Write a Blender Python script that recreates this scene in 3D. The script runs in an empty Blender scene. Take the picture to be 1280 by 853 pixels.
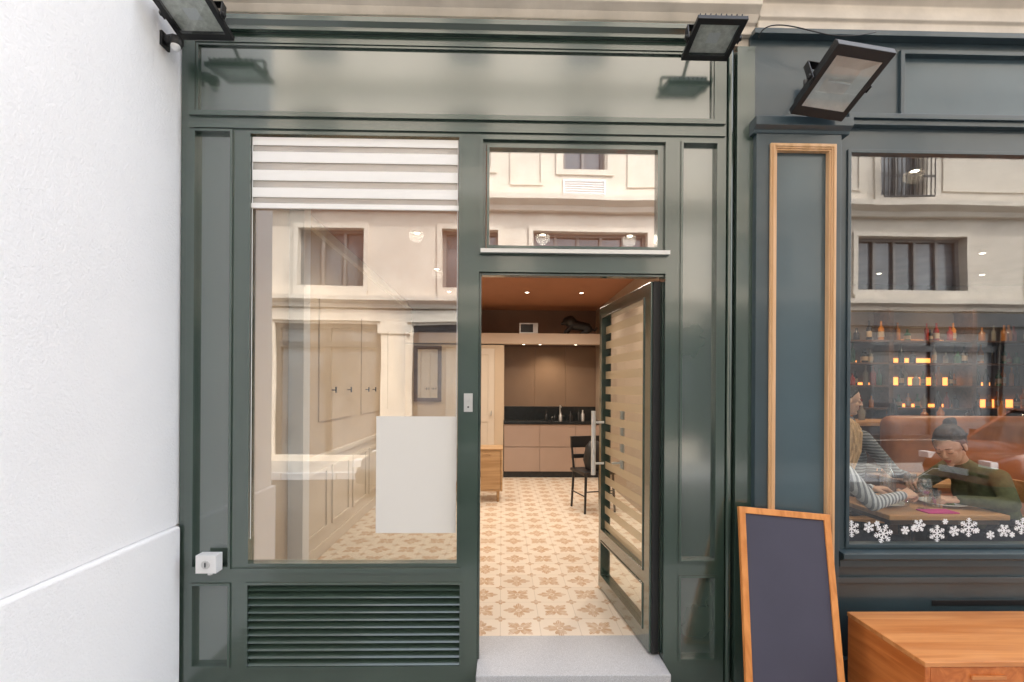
import bpy, bmesh, math, random
from mathutils import Vector, Matrix
random.seed(7)
scene=bpy.context.scene
# ---------------------------------------------------------------- camera
F=610.0; YAW=math.radians(1.2); ROLL=math.radians(0.35)
C=Vector((0,-2.58,1.45))
fw=Vector((math.sin(YAW),math.cos(YAW),0)); r0=Vector((math.cos(YAW),-math.sin(YAW),0)); u0=Vector((0,0,1))
rt=r0*math.cos(ROLL)+u0*math.sin(ROLL); up=u0*math.cos(ROLL)-r0*math.sin(ROLL)
cd=bpy.data.cameras.new("camera"); cam=bpy.data.objects.new("camera",cd); scene.collection.objects.link(cam)
m=Matrix((rt,up,-fw)).transposed().to_4x4(); m.translation=C; cam.matrix_world=m
cd.sensor_width=36; cd.lens=F/1280*36; cd.shift_y=58.5/1280; cd.clip_end=500; cd.clip_start=0.05
scene.camera=cam
scene.view_settings.view_transform='Standard'; scene.view_settings.look='None'; scene.view_settings.exposure=0
def P(px,py,Y=0.0):   # facade survey: photo measurement -> metres on the plane y=Y
    d=fw*F+rt*(px-640)+up*(485-py); return C+d*((Y-C.y)/d.y)
def gx(px,Y=0.0): return P(px,485,Y).x
def gz(py,px=640,Y=0.0): return P(px,py,Y).z
# ---------------------------------------------------------------- materials
def newmat(name):
    m=bpy.data.materials.new(name); m.use_nodes=True; nt=m.node_tree
    return m,nt,nt.nodes["Principled BSDF"],nt.nodes["Material Output"]
def coords(nt,scale=(1,1,1)):
    tc=nt.nodes.new('ShaderNodeTexCoord'); mp=nt.nodes.new('ShaderNodeMapping'); mp.inputs['Scale'].default_value=scale
    nt.links.new(tc.outputs['Object'],mp.inputs['Vector']); return mp.outputs['Vector']
def mat(name,col,rough=.5,metal=0,var=.08,vs=3,bump=0,bs=60,coat=0,spec=.5,emit=0,ecol=None,stretch=(1,1,1),ior=1.5,bd=.002):
    m,nt,b,o=newmat(name); col=tuple(col)
    b.inputs['Roughness'].default_value=rough; b.inputs['Metallic'].default_value=metal
    b.inputs['Coat Weight'].default_value=coat; b.inputs['Coat Roughness'].default_value=.08
    b.inputs['Specular IOR Level'].default_value=spec; b.inputs['IOR'].default_value=ior
    v=coords(nt,stretch)
    if var>0:
        n=nt.nodes.new('ShaderNodeTexNoise'); n.inputs['Scale'].default_value=vs; n.inputs['Detail'].default_value=6
        nt.links.new(v,n.inputs['Vector'])
        r=nt.nodes.new('ShaderNodeValToRGB'); r.color_ramp.elements[0].position=.3; r.color_ramp.elements[1].position=.7
        r.color_ramp.elements[0].color=tuple(c*(1-var) for c in col)+(1,); r.color_ramp.elements[1].color=tuple(min(1,c*(1+var)) for c in col)+(1,)
        nt.links.new(n.outputs['Fac'],r.inputs['Fac']); nt.links.new(r.outputs['Color'],b.inputs['Base Color'])
    else: b.inputs['Base Color'].default_value=col+(1,)
    if bump>0:
        n2=nt.nodes.new('ShaderNodeTexNoise'); n2.inputs['Scale'].default_value=bs; n2.inputs['Detail'].default_value=5
        nt.links.new(v,n2.inputs['Vector']); bp=nt.nodes.new('ShaderNodeBump'); bp.inputs['Strength'].default_value=bump; bp.inputs['Distance'].default_value=bd
        nt.links.new(n2.outputs['Fac'],bp.inputs['Height']); nt.links.new(bp.outputs['Normal'],b.inputs['Normal'])
    if emit>0:
        b.inputs['Emission Color'].default_value=(ecol or col)+(1,); b.inputs['Emission Strength'].default_value=emit
    return m
def wood(name,c1,c2,axis=0,rough=.4,scale=6,coat=.1):
    m,nt,b,o=newmat(name); st=[scale*3,scale*3,scale*3]; st[axis]=scale*.18
    v=coords(nt,st); n=nt.nodes.new('ShaderNodeTexNoise'); n.inputs['Scale'].default_value=1; n.inputs['Detail'].default_value=8; n.inputs['Distortion'].default_value=1.2
    nt.links.new(v,n.inputs['Vector']); r=nt.nodes.new('ShaderNodeValToRGB'); r.color_ramp.elements[0].position=.35; r.color_ramp.elements[1].position=.65
    r.color_ramp.elements[0].color=c1+(1,); r.color_ramp.elements[1].color=c2+(1,)
    nt.links.new(n.outputs['Fac'],r.inputs['Fac']); nt.links.new(r.outputs['Color'],b.inputs['Base Color'])
    b.inputs['Roughness'].default_value=rough; b.inputs['Coat Weight'].default_value=coat
    return m
def glass(name,refl=.3,tint=(.95,.97,.96),wav=.3,sc=1.3,gmax=.9):
    m,nt,b,o=newmat(name); nt.nodes.remove(b)
    t=nt.nodes.new('ShaderNodeBsdfTransparent'); t.inputs[0].default_value=tint+(1,)
    g=nt.nodes.new('ShaderNodeBsdfGlossy'); g.inputs['Roughness'].default_value=0.0; g.inputs[0].default_value=(1,1,1,1)
    mx=nt.nodes.new('ShaderNodeMixShader'); lw=nt.nodes.new('ShaderNodeLayerWeight'); lw.inputs['Blend'].default_value=.5
    pw=nt.nodes.new('ShaderNodeMath'); pw.operation='POWER'; pw.inputs[1].default_value=5; nt.links.new(lw.outputs['Facing'],pw.inputs[0])
    mr=nt.nodes.new('ShaderNodeMapRange'); mr.inputs['To Min'].default_value=refl*.5; mr.inputs['To Max'].default_value=gmax
    nt.links.new(pw.outputs[0],mr.inputs['Value']); nt.links.new(mr.outputs[0],mx.inputs[0])
    nt.links.new(t.outputs[0],mx.inputs[1]); nt.links.new(g.outputs[0],mx.inputs[2]); nt.links.new(mx.outputs[0],o.inputs[0])
    n=nt.nodes.new('ShaderNodeTexNoise'); n.inputs['Scale'].default_value=sc; n.inputs['Detail'].default_value=1
    nt.links.new(coords(nt),n.inputs['Vector']); bp=nt.nodes.new('ShaderNodeBump'); bp.inputs['Strength'].default_value=wav; bp.inputs['Distance'].default_value=.006
    nt.links.new(n.outputs['Fac'],bp.inputs['Height']); nt.links.new(bp.outputs['Normal'],g.inputs['Normal'])
    return m
GREEN=mat("green_gloss_paint",(.042,.070,.054),rough=.2,coat=.8,var=.08,vs=2,ior=1.8,bump=.12,bs=3,bd=.004)
GREENP=mat("green_panel_paint",(.056,.084,.068),rough=.14,coat=1,var=.06,vs=1.5,ior=2.2,bump=.25,bs=1.6,bd=.006)
BLUE=mat("slate_blue_paint",(.034,.058,.070),rough=.33,coat=.3,var=.14,vs=3,bump=.15,bs=14,ior=1.6)
BLUEP=mat("slate_blue_panel",(.06,.10,.12),rough=.3,coat=.3,var=.12,vs=2,bump=.1,bs=12,ior=1.6)
STONE=mat("cream_stone",(.64,.58,.50),rough=.85,var=.14,vs=5,bump=.4,bs=40)
STUCCO=mat("white_stucco",(.90,.90,.905),rough=.85,var=.025,vs=1.5,bump=.8,bs=95,bd=.004)
GLASS=glass("shop_glass",.34); GLASSR=glass("restaurant_glass",.22); DGLASS=glass("door_glass",.1,gmax=.25)
TGLASS=glass("transom_glass",.46)
GRANITE=mat("granite",(.46,.47,.49),rough=.6,var=.3,vs=260,bump=.2,bs=200)
BLACK=mat("black_metal",(.015,.015,.016),rough=.4,var=.1)
STEEL=mat("brushed_steel",(.62,.62,.61),rough=.38,metal=.6,var=.04)
SATIN=mat("satin_handle_steel",(.78,.78,.76),rough=.4,metal=.1,var=.03)
MIRROR=mat("mirror_glass",(.8,.8,.8),rough=.03,metal=1,var=0)
WHITE=mat("white_plastic",(.8,.8,.8),rough=.4,var=.02)
WPAINT=mat("cream_wall_paint",(.62,.49,.35),rough=.6,var=.04)
WAIN=mat("wainscot_paint",(.70,.61,.50),rough=.4,var=.02)
LINT=mat("beige_lintel_paint",(.60,.47,.36),rough=.5,var=.03)
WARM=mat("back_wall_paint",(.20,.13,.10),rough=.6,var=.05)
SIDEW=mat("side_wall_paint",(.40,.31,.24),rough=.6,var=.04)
TERRA=mat("terracotta_ceiling",(.36,.16,.085),rough=.7,var=.05)
CAB=mat("gloss_taupe_cabinet",(.40,.29,.23),rough=.2,coat=.5,var=.03)
SPLASH=mat("taupe_backpainted_glass",(.24,.16,.11),rough=.3,var=.06)
DARK=mat("dark_stone_top",(.015,.018,.02),rough=.25,var=.2,vs=20)
OAK=wood("oak",(.38,.22,.10),(.52,.33,.17)); OAKZ=wood("oak_trim",(.62,.36,.17),(.78,.50,.28),axis=2,scale=5)
TEAK=wood("teak",(.55,.19,.05),(.74,.32,.11),axis=0,rough=.35,coat=.3); TEAKS=wood("teak_side",(.50,.13,.025),(.68,.22,.055),axis=1,rough=.35)
ORFR=wood("orange_wood_frame",(.55,.19,.04),(.72,.29,.08),axis=2,scale=6,rough=.4)
SLATE=mat("chalkboard_slate",(.055,.053,.080),rough=.75,var=.06,vs=4)
PAPER=mat("poster_paper",(.74,.72,.68),rough=.8,var=.01)
LAMP=mat("lit_lamp",(1,.9,.75),emit=14,ecol=(1,.86,.68),var=0)
ORANGE=mat("lit_shelf_strip",(1,.4,.1),emit=3,ecol=(1,.32,.07),var=0)
DKWOOD=wood("dark_wood",(.07,.035,.018),(.13,.065,.035))
MIDWOOD=wood("table_wood",(.42,.2,.07),(.6,.32,.13))
LEATHER=mat("tan_leather",(.34,.12,.04),rough=.4,var=.2,vs=6,bump=.3,bs=60)
RESTW=mat("restaurant_wall",(.14,.10,.075),rough=.7,var=.2,vs=3)
ASPH=mat("asphalt",(.06,.06,.062),rough=.9,var=.25,vs=60,bump=.5,bs=150)
PAVE=mat("pavement_stone",(.36,.35,.33),rough=.85,var=.15,vs=12,bump=.4,bs=80)
def tile_mat():
    m,nt,b,o=newmat("patterned_cement_tile"); L=nt.links
    def M(op,a,c=0.0,d=None):
        n=nt.nodes.new('ShaderNodeMath'); n.operation=op
        for i,x in enumerate((a,c)+((d,) if d is not None else ())):
            if isinstance(x,(int,float)): n.inputs[i].default_value=x
            else: L.new(x,n.inputs[i])
        return n.outputs[0]
    sp=nt.nodes.new('ShaderNodeSeparateXYZ'); L.new(coords(nt),sp.inputs[0]); T=.24
    X=M('DIVIDE',sp.outputs[0],T); Y=M('DIVIDE',sp.outputs[1],T)
    chk=M('PINGPONG',M('ADD',M('FLOOR',X),M('FLOOR',Y)),1.0)
    def uv(off):
        u=M('SUBTRACT',M('FRACT',M('ADD',X,off)),.5); v=M('SUBTRACT',M('FRACT',M('ADD',Y,off)),.5)
        r=M('SQRT',M('ADD',M('MULTIPLY',u,u),M('MULTIPLY',v,v))); return u,v,r,M('ARCTAN2',v,u)
    u,v,r,t=uv(0.0); rot=M('MULTIPLY',chk,math.pi/2)
    c2=M('ABSOLUTE',M('COSINE',M('ADD',M('MULTIPLY',t,2),rot)))
    c6=M('ABSOLUTE',M('COSINE',M('ADD',M('MULTIPLY',t,6),M('MULTIPLY',chk,math.pi/2))))
    lim=M('ADD',.11,M('ADD',M('MULTIPLY',M('POWER',c2,1.3),.21),M('MULTIPLY',c6,.10)))
    pet=M('MULTIPLY',M('LESS_THAN',r,lim),M('GREATER_THAN',r,.075))
    slit=M('GREATER_THAN',M('ABSOLUTE',M('SUBTRACT',c2,.985)),.006)
    dot=M('LESS_THAN',r,.05)
    u2,v2,r2,t2=uv(.5)
    c3=M('ABSOLUTE',M('COSINE',M('MULTIPLY',t2,2)))
    cor=M('MULTIPLY',M('LESS_THAN',r2,M('ADD',.05,M('MULTIPLY',c3,.10))),M('GREATER_THAN',r2,.03))
    pat=M('MAXIMUM',M('MAXIMUM',M('MULTIPLY',pet,slit),dot),cor)
    n=nt.nodes.new('ShaderNodeTexNoise'); n.inputs['Scale'].default_value=22; n.inputs['Detail'].default_value=9; L.new(coords(nt),n.inputs['Vector'])
    wear=M('MULTIPLY',pat,M('MINIMUM',1.0,M('MULTIPLY',n.outputs['Fac'],1.6)))
    wn=nt.nodes.new('ShaderNodeTexWhiteNoise'); wn.noise_dimensions='2D'; cb=nt.nodes.new('ShaderNodeCombineXYZ'); L.new(M('FLOOR',X),cb.inputs[0]); L.new(M('FLOOR',Y),cb.inputs[1]); L.new(cb.outputs[0],wn.inputs['Vector'])
    r1=nt.nodes.new('ShaderNodeMix'); r1.data_type='RGBA'; L.new(wear,r1.inputs[0]); r1.inputs[6].default_value=(.77,.68,.57,1); r1.inputs[7].default_value=(.50,.31,.17,1)
    gr=M('MAXIMUM',M('GREATER_THAN',M('ABSOLUTE',u),.492),M('GREATER_THAN',M('ABSOLUTE',v),.492))
    r2n=nt.nodes.new('ShaderNodeMix'); r2n.data_type='RGBA'; L.new(M('ADD',M('MULTIPLY',gr,.5),M('MULTIPLY',wn.outputs['Value'],.16)),r2n.inputs[0]); L.new(r1.outputs[2],r2n.inputs[6]); r2n.inputs[7].default_value=(.44,.36,.27,1)
    L.new(r2n.outputs[2],b.inputs['Base Color']); b.inputs['Roughness'].default_value=.35
    return m
TILE=tile_mat()
def alpha_mat(name,col,a):
    m,nt,b,o=newmat(name); t=nt.nodes.new('ShaderNodeBsdfTransparent'); mx=nt.nodes.new('ShaderNodeMixShader'); mx.inputs[0].default_value=a
    b.inputs['Base Color'].default_value=col+(1,); b.inputs['Roughness'].default_value=.6; nt.links.new(t.outputs[0],mx.inputs[1]); nt.links.new(b.outputs[0],mx.inputs[2]); nt.links.new(mx.outputs[0],o.inputs[0]); return m
SHEER=alpha_mat("sheer_blind",(.75,.73,.68),.35)
REFLBAND=alpha_mat("painted_reflection",(.60,.48,.31),.8)  # translucent tan colour standing in for bands reflected in the door glass
BLIND=mat("blind_band",(.88,.87,.85),rough=.8,var=.01)
def knit(name,a,b_,scale,axis=2,w=.5):
    m,nt,b,o=newmat(name); wv=nt.nodes.new('ShaderNodeTexWave'); wv.bands_direction='XYZ'[axis]; wv.inputs['Scale'].default_value=scale; wv.inputs['Distortion'].default_value=2.5; wv.inputs['Detail'].default_value=3
    nt.links.new(coords(nt),wv.inputs['Vector']); r=nt.nodes.new('ShaderNodeValToRGB'); r.color_ramp.elements[0].position=w-.1; r.color_ramp.elements[1].position=w+.1
    r.color_ramp.elements[0].color=a+(1,); r.color_ramp.elements[1].color=b_+(1,); nt.links.new(wv.outputs['Fac'],r.inputs['Fac']); nt.links.new(r.outputs['Color'],b.inputs['Base Color'])
    b.inputs['Roughness'].default_value=.9; bp=nt.nodes.new('ShaderNodeBump'); bp.inputs['Strength'].default_value=.5; bp.inputs['Distance'].default_value=.004
    nt.links.new(wv.outputs['Fac'],bp.inputs['Height']); nt.links.new(bp.outputs['Normal'],b.inputs['Normal']); return m
# ---------------------------------------------------------------- mesh builder
class B:
    def __init__(s): s.v=[];s.f=[];s.m=[];s.mats=[]
    def mi(s,m):
        if m not in s.mats: s.mats.append(m)
        return s.mats.index(m)
    def add(s,vs,fs,m,M=None):
        o=len(s.v); s.v+=[(M@Vector(p)) if M else Vector(p) for p in vs]; k=s.mi(m)
        for f in fs: s.f.append([i+o for i in f]); s.m.append(k)
    def box(s,x0,x1,y0,y1,z0,z1,m,M=None):
        x0,x1=sorted((x0,x1));y0,y1=sorted((y0,y1));z0,z1=sorted((z0,z1))
        s.add([(x0,y0,z0),(x1,y0,z0),(x1,y1,z0),(x0,y1,z0),(x0,y0,z1),(x1,y0,z1),(x1,y1,z1),(x0,y1,z1)],
              [(0,3,2,1),(4,5,6,7),(0,1,5,4),(1,2,6,5),(2,3,7,6),(3,0,4,7)],m,M)
    def prism(s,prof,x0,x1,m,M=None,axis=0):
        n=len(prof); f=(lambda a,q:(a,q[0],q[1])) if axis==0 else (lambda a,q:(q[0],a,q[1]))
        s.add([f(x0,q) for q in prof]+[f(x1,q) for q in prof],[tuple(range(n)),tuple(range(2*n-1,n-1,-1))]+[(i,(i+1)%n,(i+1)%n+n,i+n) for i in range(n)],m,M)
    def cyl(s,p0,p1,r0_,r1_,m,seg=14,M=None):
        p0=Vector(p0);p1=Vector(p1);d=(p1-p0).normalized(); a=d.orthogonal().normalized(); b=d.cross(a)
        vs=[p0+(a*math.cos(2*math.pi*i/seg)+b*math.sin(2*math.pi*i/seg))*r0_ for i in range(seg)]+[p1+(a*math.cos(2*math.pi*i/seg)+b*math.sin(2*math.pi*i/seg))*r1_ for i in range(seg)]
        s.add(vs,[tuple(range(seg)),tuple(range(seg,2*seg))]+[(i,(i+1)%seg,(i+1)%seg+seg,i+seg) for i in range(seg)],m,M)
    def lathe(s,prof,c,m,seg=12,M=None):
        vs=[];fs=[];n=len(prof)
        for r,z in prof:
            for i in range(seg): a=2*math.pi*i/seg; vs.append((c[0]+r*math.cos(a),c[1]+r*math.sin(a),c[2]+z))
        for k in range(n-1):
            for i in range(seg): j=(i+1)%seg; fs.append((k*seg+i,k*seg+j,(k+1)*seg+j,(k+1)*seg+i))
        fs.append(tuple(range(seg))); fs.append(tuple(range((n-1)*seg,n*seg))); s.add(vs,fs,m,M)
    def slab(s,x0,x1,z0,z1,y0,y1,m,holes=(),M=None):
        xs=sorted({x0,x1}|{h[0] for h in holes}|{h[1] for h in holes}); zs=sorted({z0,z1}|{h[2] for h in holes}|{h[3] for h in holes})
        xs=[x for x in xs if x0<=x<=x1]; zs=[z for z in zs if z0<=z<=z1]
        nx,nz=len(xs),len(zs); 
        def fill(i,j):
            if not(0<=i<nx-1 and 0<=j<nz-1): return False
            cx=(xs[i]+xs[i+1])/2; cz=(zs[j]+zs[j+1])/2
            return not any(h[0]<cx<h[1] and h[2]<cz<h[3] for h in holes)
        vs=[(x,y,z) for y in (y0,y1) for z in zs for x in xs]; I=lambda i,j,k:k*nx*nz+j*nx+i; fs=[]
        for i in range(nx-1):
            for j in range(nz-1):
                if not fill(i,j): continue
                fs.append((I(i,j,0),I(i+1,j,0),I(i+1,j+1,0),I(i,j+1,0))); fs.append((I(i,j,1),I(i,j+1,1),I(i+1,j+1,1),I(i+1,j,1)))
                if not fill(i-1,j): fs.append((I(i,j,0),I(i,j+1,0),I(i,j+1,1),I(i,j,1)))
                if not fill(i+1,j): fs.append((I(i+1,j,0),I(i+1,j,1),I(i+1,j+1,1),I(i+1,j+1,0)))
                if not fill(i,j-1): fs.append((I(i,j,0),I(i,j,1),I(i+1,j,1),I(i+1,j,0)))
                if not fill(i,j+1): fs.append((I(i,j+1,0),I(i+1,j+1,0),I(i+1,j+1,1),I(i,j+1,1)))
        s.add(vs,fs,m,M)
    def frame(s,x0,x1,z0,z1,w,y0,y1,m,M=None): s.slab(x0,x1,z0,z1,y0,y1,m,[(x0+w,x1-w,z0+w,z1-w)],M)
    def obj(s,name,parent=None,bevel=0,smooth=False,seg=2):
        me=bpy.data.meshes.new(name); me.from_pydata([tuple(v) for v in s.v],[],s.f)
        for mm in s.mats: me.materials.append(mm)
        for p,k in zip(me.polygons,s.m): p.material_index=k
        bm=bmesh.new(); bm.from_mesh(me)
        loose=[v for v in bm.verts if not v.link_faces]; bmesh.ops.delete(bm,geom=loose,context='VERTS')
        bmesh.ops.recalc_face_normals(bm,faces=bm.faces); bm.to_mesh(me); bm.free()
        if smooth:
            for p in me.polygons: p.use_smooth=True
            me.set_sharp_from_angle(angle=math.radians(40))
        ob=bpy.data.objects.new(name,me); scene.collection.objects.link(ob)
        if parent: ob.parent=parent
        if bevel>0:
            md=ob.modifiers.new("bevel",'BEVEL'); md.width=bevel; md.segments=seg; md.limit_method='ANGLE'; md.angle_limit=math.radians(40)
        return ob
def empty(name):
    e=bpy.data.objects.new(name,None); e.empty_display_size=.2; scene.collection.objects.link(e); return e
def frame_m(loc,fwd,upv):
    x=Vector(fwd).normalized(); y=Vector(upv).cross(x).normalized(); z=x.cross(y)
    m=Matrix((x,y,z)).transposed().to_4x4(); m.translation=Vector(loc); return m
GZ=-.12  # pavement level
# ================================================================ SHOPFRONT
shop=empty("green_shopfront")
XL=gx(222)+.004; XR=gx(940)
ztop=gz(47,560); 
wx0,wx1=gx(310),gx(574); wz0,wz1=gz(706,440),gz(168,440)
gx0,gx1=gx(311),gx(577); gz0,gz1=gz(833,440),gz(730,440)
dx0,dx1=gx(598),gx(831); dz1=gz(341,715)
tx0,tx1=gx(606),gx(824); tz0,tz1=gz(313,715),gz(183,715)
fx0,fx1=gx(241),gx(891); fz0,fz1=gz(151,565),gz(58,565)
lpx=(gx(243),gx(287)); lp=(gz(708,265),gz(165,265)); lp2=(gz(832,265),gz(732,265))
rpx=(gx(852),gx(894)); rp=(gz(700,875),gz(180,875)); rp2=(gz(823,875),gz(722,875))
b=B()
b.slab(gx(232),gx(906),GZ,ztop,0,.07,GREEN,[(wx0,wx1,wz0,wz1),(gx0,gx1,gz0,gz1),(dx0,dx1,GZ-1,dz1),(tx0,tx1,tz0,tz1),(fx0,fx1,fz0,fz1),
  lpx+lp,lpx+lp2,rpx+rp,rpx+rp2])
b.box(XL,gx(232)-.002,.012,.07,GZ,ztop,GREEN)
b.box(gx(906)+.002,gx(918),.03,.08,GZ,gz(60,910),GREEN)
b.box(gx(918)+.001,XR,-.012,.08,GZ,gz(60,930),GREEN)
b.cyl((gx(912),.012,GZ),(gx(912),.012,gz(62,910)),.016,.016,GREEN)
b.box(gx(236),gx(904),-.012,-.0005,gz(166,565),gz(160,565),GREEN)
b.box(gx(236),gx(904),-.016,-.0005,gz(150,565)-.004,gz(144,565)-.004,GREEN)
b.box(gx(290),gx(577),-.012,-.0005,gz(716,440),gz(710,440),GREEN)
for w in (lpx,rpx):
    for q in ((lp,lp2) if w is lpx else (rp,rp2)):
        b.frame(w[0]-.012,w[1]+.012,q[0]-.012,q[1]+.012,.012,-.01,-.0005,GREEN)
b.frame(wx0-.006,wx1+.006,wz0-.006,wz1+.006,.014,-.006,.05,GREEN)
b.frame(gx(598),gx(833),gz(320,715),gz(174,715),.018,-.02,-.001,GREEN)
b.frame(tx0+.004,tx1-.004,tz0+.004,tz1-.004,.014,-.012,.045,GREEN)
b.box(gx(600),gx(834),-.035,-.0205,gz(319,715),gz(314,715),STEEL)
b.frame(gx0-.01,gx1+.01,gz0-.01,gz1+.01,.013,-.01,.03,GREEN)
b.prism([(0,ztop+.001),(-.03,ztop+.001),(-.03,ztop+.02),(-.055,ztop+.035),(-.055,ztop+.06),(0,ztop+.07)],gx(236),gx(899),GREEN)
b.obj("joinery",shop,bevel=.003)
b=B()
b.box(fx0-.01,fx1+.01,.02,.04,fz0-.01,fz1+.01,GREENP)
b.frame(fx0+.001,fx1-.001,fz0+.001,fz1-.001,.012,.006,.0195,GREEN)
for w in (lpx,rpx):
    for q in ((lp,lp2) if w is lpx else (rp,rp2)): b.box(w[0]-.01,w[1]+.01,.022,.04,q[0]-.01,q[1]+.01,GREENP)
b.obj("recessed_panels",shop)
b=B(); n=11; h=(gz1-gz0)/n
for i in range(n):
    z=gz0+i*h; b.prism([(-.004,z+h*.12),(.002,z+h*.02),(.034,z+h*.72),(.034,z+h*.88)],gx0+.004,gx1-.004,GREEN)
b.box(gx0,gx1,.05,.06,gz0,gz1,BLACK); b.obj("ventilation_louvres",shop)
b=B(); b.box(wx0-.0,wx1+.0,.024,.030,wz0,wz1,GLASS); b.obj("window_glass",shop)
b=B(); b.box(tx0+.006,tx1-.006,.014,.020,tz0+.006,tz1-.006,TGLASS); b.obj("transom_glass",shop)
b=B()
zt=wz1-.02; 
b.box(wx0+.01,wx1-.01,.016,.0165,gz(256,440),zt,SHEER)
for y0,y1 in ((172,182),(190,203),(213,226),(235,247)): b.box(wx0+.012,wx1-.012,.011,.0145,gz(y1,440),gz(y0,440),BLIND)
b.box(wx0+.008,wx1-.008,.006,.020,gz(261,440),gz(255,440),BLIND)
b.cyl((wx1-.014,.010,wz1-.02),(wx1-.014,.010,.95),.002,.002,WHITE,8); b.cyl((wx0+.012,.010,wz1-.02),(wx0+.012,.010,.65),.002,.002,WHITE,8)
b.obj("striped_window_blind",bevel=.001)
b=B(); b.box(gx(469.5),gx(570.5),.0195,.0225,gz(668,520),gz(521,520),PAPER); b.obj("blank_poster")
b=B()
b.box(dx0-.075,dx0-.003,.0705,.12,GZ,dz1+.05,GREEN); b.box(dx1+.003,dx1+.05,.0705,.12,GZ,dz1+.05,GREEN); b.box(dx0-.002,dx1+.002,.0705,.12,dz1+.003,dz1+.06,GREEN)
b.box(dx0,dx0+.012,.02,.069,.006,dz1,GREEN); b.box(dx0+.0125,dx1-.001,.02,.069,dz1-.014,dz1-.001,GREEN)
b.obj("door_jamb",shop,bevel=.002)
b=B(); b.box(gx(580),gx(591),-.006,-.0005,gz(515,585),gz(492,585),STEEL); b.cyl((gx(585.5),-.012,gz(500,585)),(gx(585.5),-.006,gz(500,585)),.008,.008,STEEL); b.cyl((gx(585.5),-.009,gz(509,585)),(gx(585.5),-.006,gz(509,585)),.005,.005,BLACK); b.obj("door_lock_plate",bevel=.001)
b=B(); x0,x1=gx(256),gx(281); z0,z1=gz(711,268),gz(689,268)
b.box(x0,x1,-.07,-.0105,z0,z1,WHITE); b.cyl(((x0+x1)/2,-.075,(z0+z1)/2),((x0+x1)/2,-.07,(z0+z1)/2),.022,.022,STEEL,20); b.box((x0+x1)/2-.003,(x0+x1)/2+.003,-.079,-.075,(z0+z1)/2-.012,(z0+z1)/2+.012,BLACK)
b.cyl(((x0+x1)/2,-.03,z0),((x0+x1)/2,-.03,z0-.02),.012,.012,WHITE); b.obj("key_switch_box",bevel=.006)
# ---------------------------------------------------------------- door leaf
door=empty("glass_entrance_door")
H=Vector((gx(824),.06,0)); E=Vector((.742,.97,0)); dv=(E-H); W=dv.length; dvn=dv.normalized(); nv=Vector((0,0,1)).cross(dvn)
DM=Matrix((dvn,nv,Vector((0,0,1)))).transposed().to_4x4(); DM.translation=H
T=.03; z0=.012; z1=dz1-.03
b=B(); st=.055
midz=.40
b.slab(0,W,z0,z1,-T,T,GREEN,[(st+.03,W-st,z0+.09,midz-.04),(st+.03,W-st,midz+.03,z1-.07)],DM)
for a,c in ((z0+.09,midz-.04),(midz+.03,z1-.07)):
    b.frame(st+.03,W-st,a,c,.012,-T-.006,T+.006,GREEN,DM)
b.box(-.012,.0,-.02,.02,z0,z1,BLACK,DM)
b.obj("leaf_frame",door,bevel=.003)
b=B()
for a,c in ((z0+.09,midz-.04),(midz+.03,z1-.07)): b.box(st+.035,W-st-.005,-.004,.004,a,c,DGLASS,DM)
b.obj("leaf_glass",door)
b=B(); za=midz+.05; zb=z1-.09; n=14; hh=(zb-za)/n  # reflected bands put on the pane as flat coloured strips
for i in range(n):
    b.add([(st+.045,.005,za+i*hh),(W-st-.012,.005,za+i*hh),(W-st-.012,.005,za+i*hh+hh*.5),(st+.045,.005,za+i*hh+hh*.5)],[(0,1,2,3)],REFLBAND,DM)
b.obj("leaf_painted_reflections",door)
b=B()
for s_ in (-1,1):
    y=s_*(T+.075); x=W-.11
    b.cyl((x,y,.84),(x,y,1.29),.016,.016,SATIN,16,DM)
    for z in (.92,1.21): b.cyl((x,y,z),(x,s_*T,z),.008,.008,SATIN,12,DM)
b.box(W-.0001,W+.003,-.012,.012,.9,1.15,STEEL,DM)
b.obj("pull_handles",door,smooth=True)
# ================================================================ STONE above, upper building
bld=empty("limestone_building")
b=B()
zc=ztop+.07
b.prism([(0.02,zc-.03),(-.012,zc-.03),(-.012,zc+.012),(-.03,zc+.02),(-.05,zc+.05),(-.085,zc+.075),(-.085,zc+.12),(-.12,zc+.15),(-.12,zc+.26),(.02,zc+.32)],gx(236),XR+.002,STONE)
zr=gz(46,1100)
b.prism([(0.02,zr),(-.03,zr),(-.03,zr+.05),(-.045,zr+.06),(-.045,zr+.13),(-.10,zr+.17),(-.10,zr+.30),(.02,zr+.34)],XR+.006,8.6,STONE)
b.obj("cornice",bld,bevel=.004)
b=B(); holes=[(x,x+1.0,4.2,5.4) for x in (-.9,1.4,3.7,6.0)]
b.slab(XL,8.6,ztop+.002,5.7,.022,.35,STONE,holes); b.obj("upper_wall",bld)
b=B()
for h in holes:
    b.frame(h[0],h[1],h[2],h[3],.06,.15,.2,WHITE); b.box((h[0]+h[1])/2-.03,(h[0]+h[1])/2+.03,.15,.2,h[2]+.06,h[3]-.06,WHITE); b.box(h[0],h[1],.21,.22,h[2],h[3],DARK)
    b.prism([(.03,h[2]-.1),(-.08,h[2]-.08),(-.08,h[2]-.001),(.03,h[2]-.001)],h[0]-.1,h[1]+.1,STONE)
b.obj("upper_windows",bld)
# ================================================================ WHITE BUILDING
wb=empty("white_stucco_building")
X0=gx(222)
b=B(); b.box(-7,X0,-1.0,6,.72,9,STUCCO); b.obj("rendered_wall",wb,bevel=.01)
b=B(); b.box(-7.02,X0+.022,-1.022,.0,GZ-.1,.72,STUCCO); b.box(-7.02,X0-.004,.0005,6,GZ-.1,.7195,STUCCO); b.obj("plinth",wb,bevel=.012)
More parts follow.
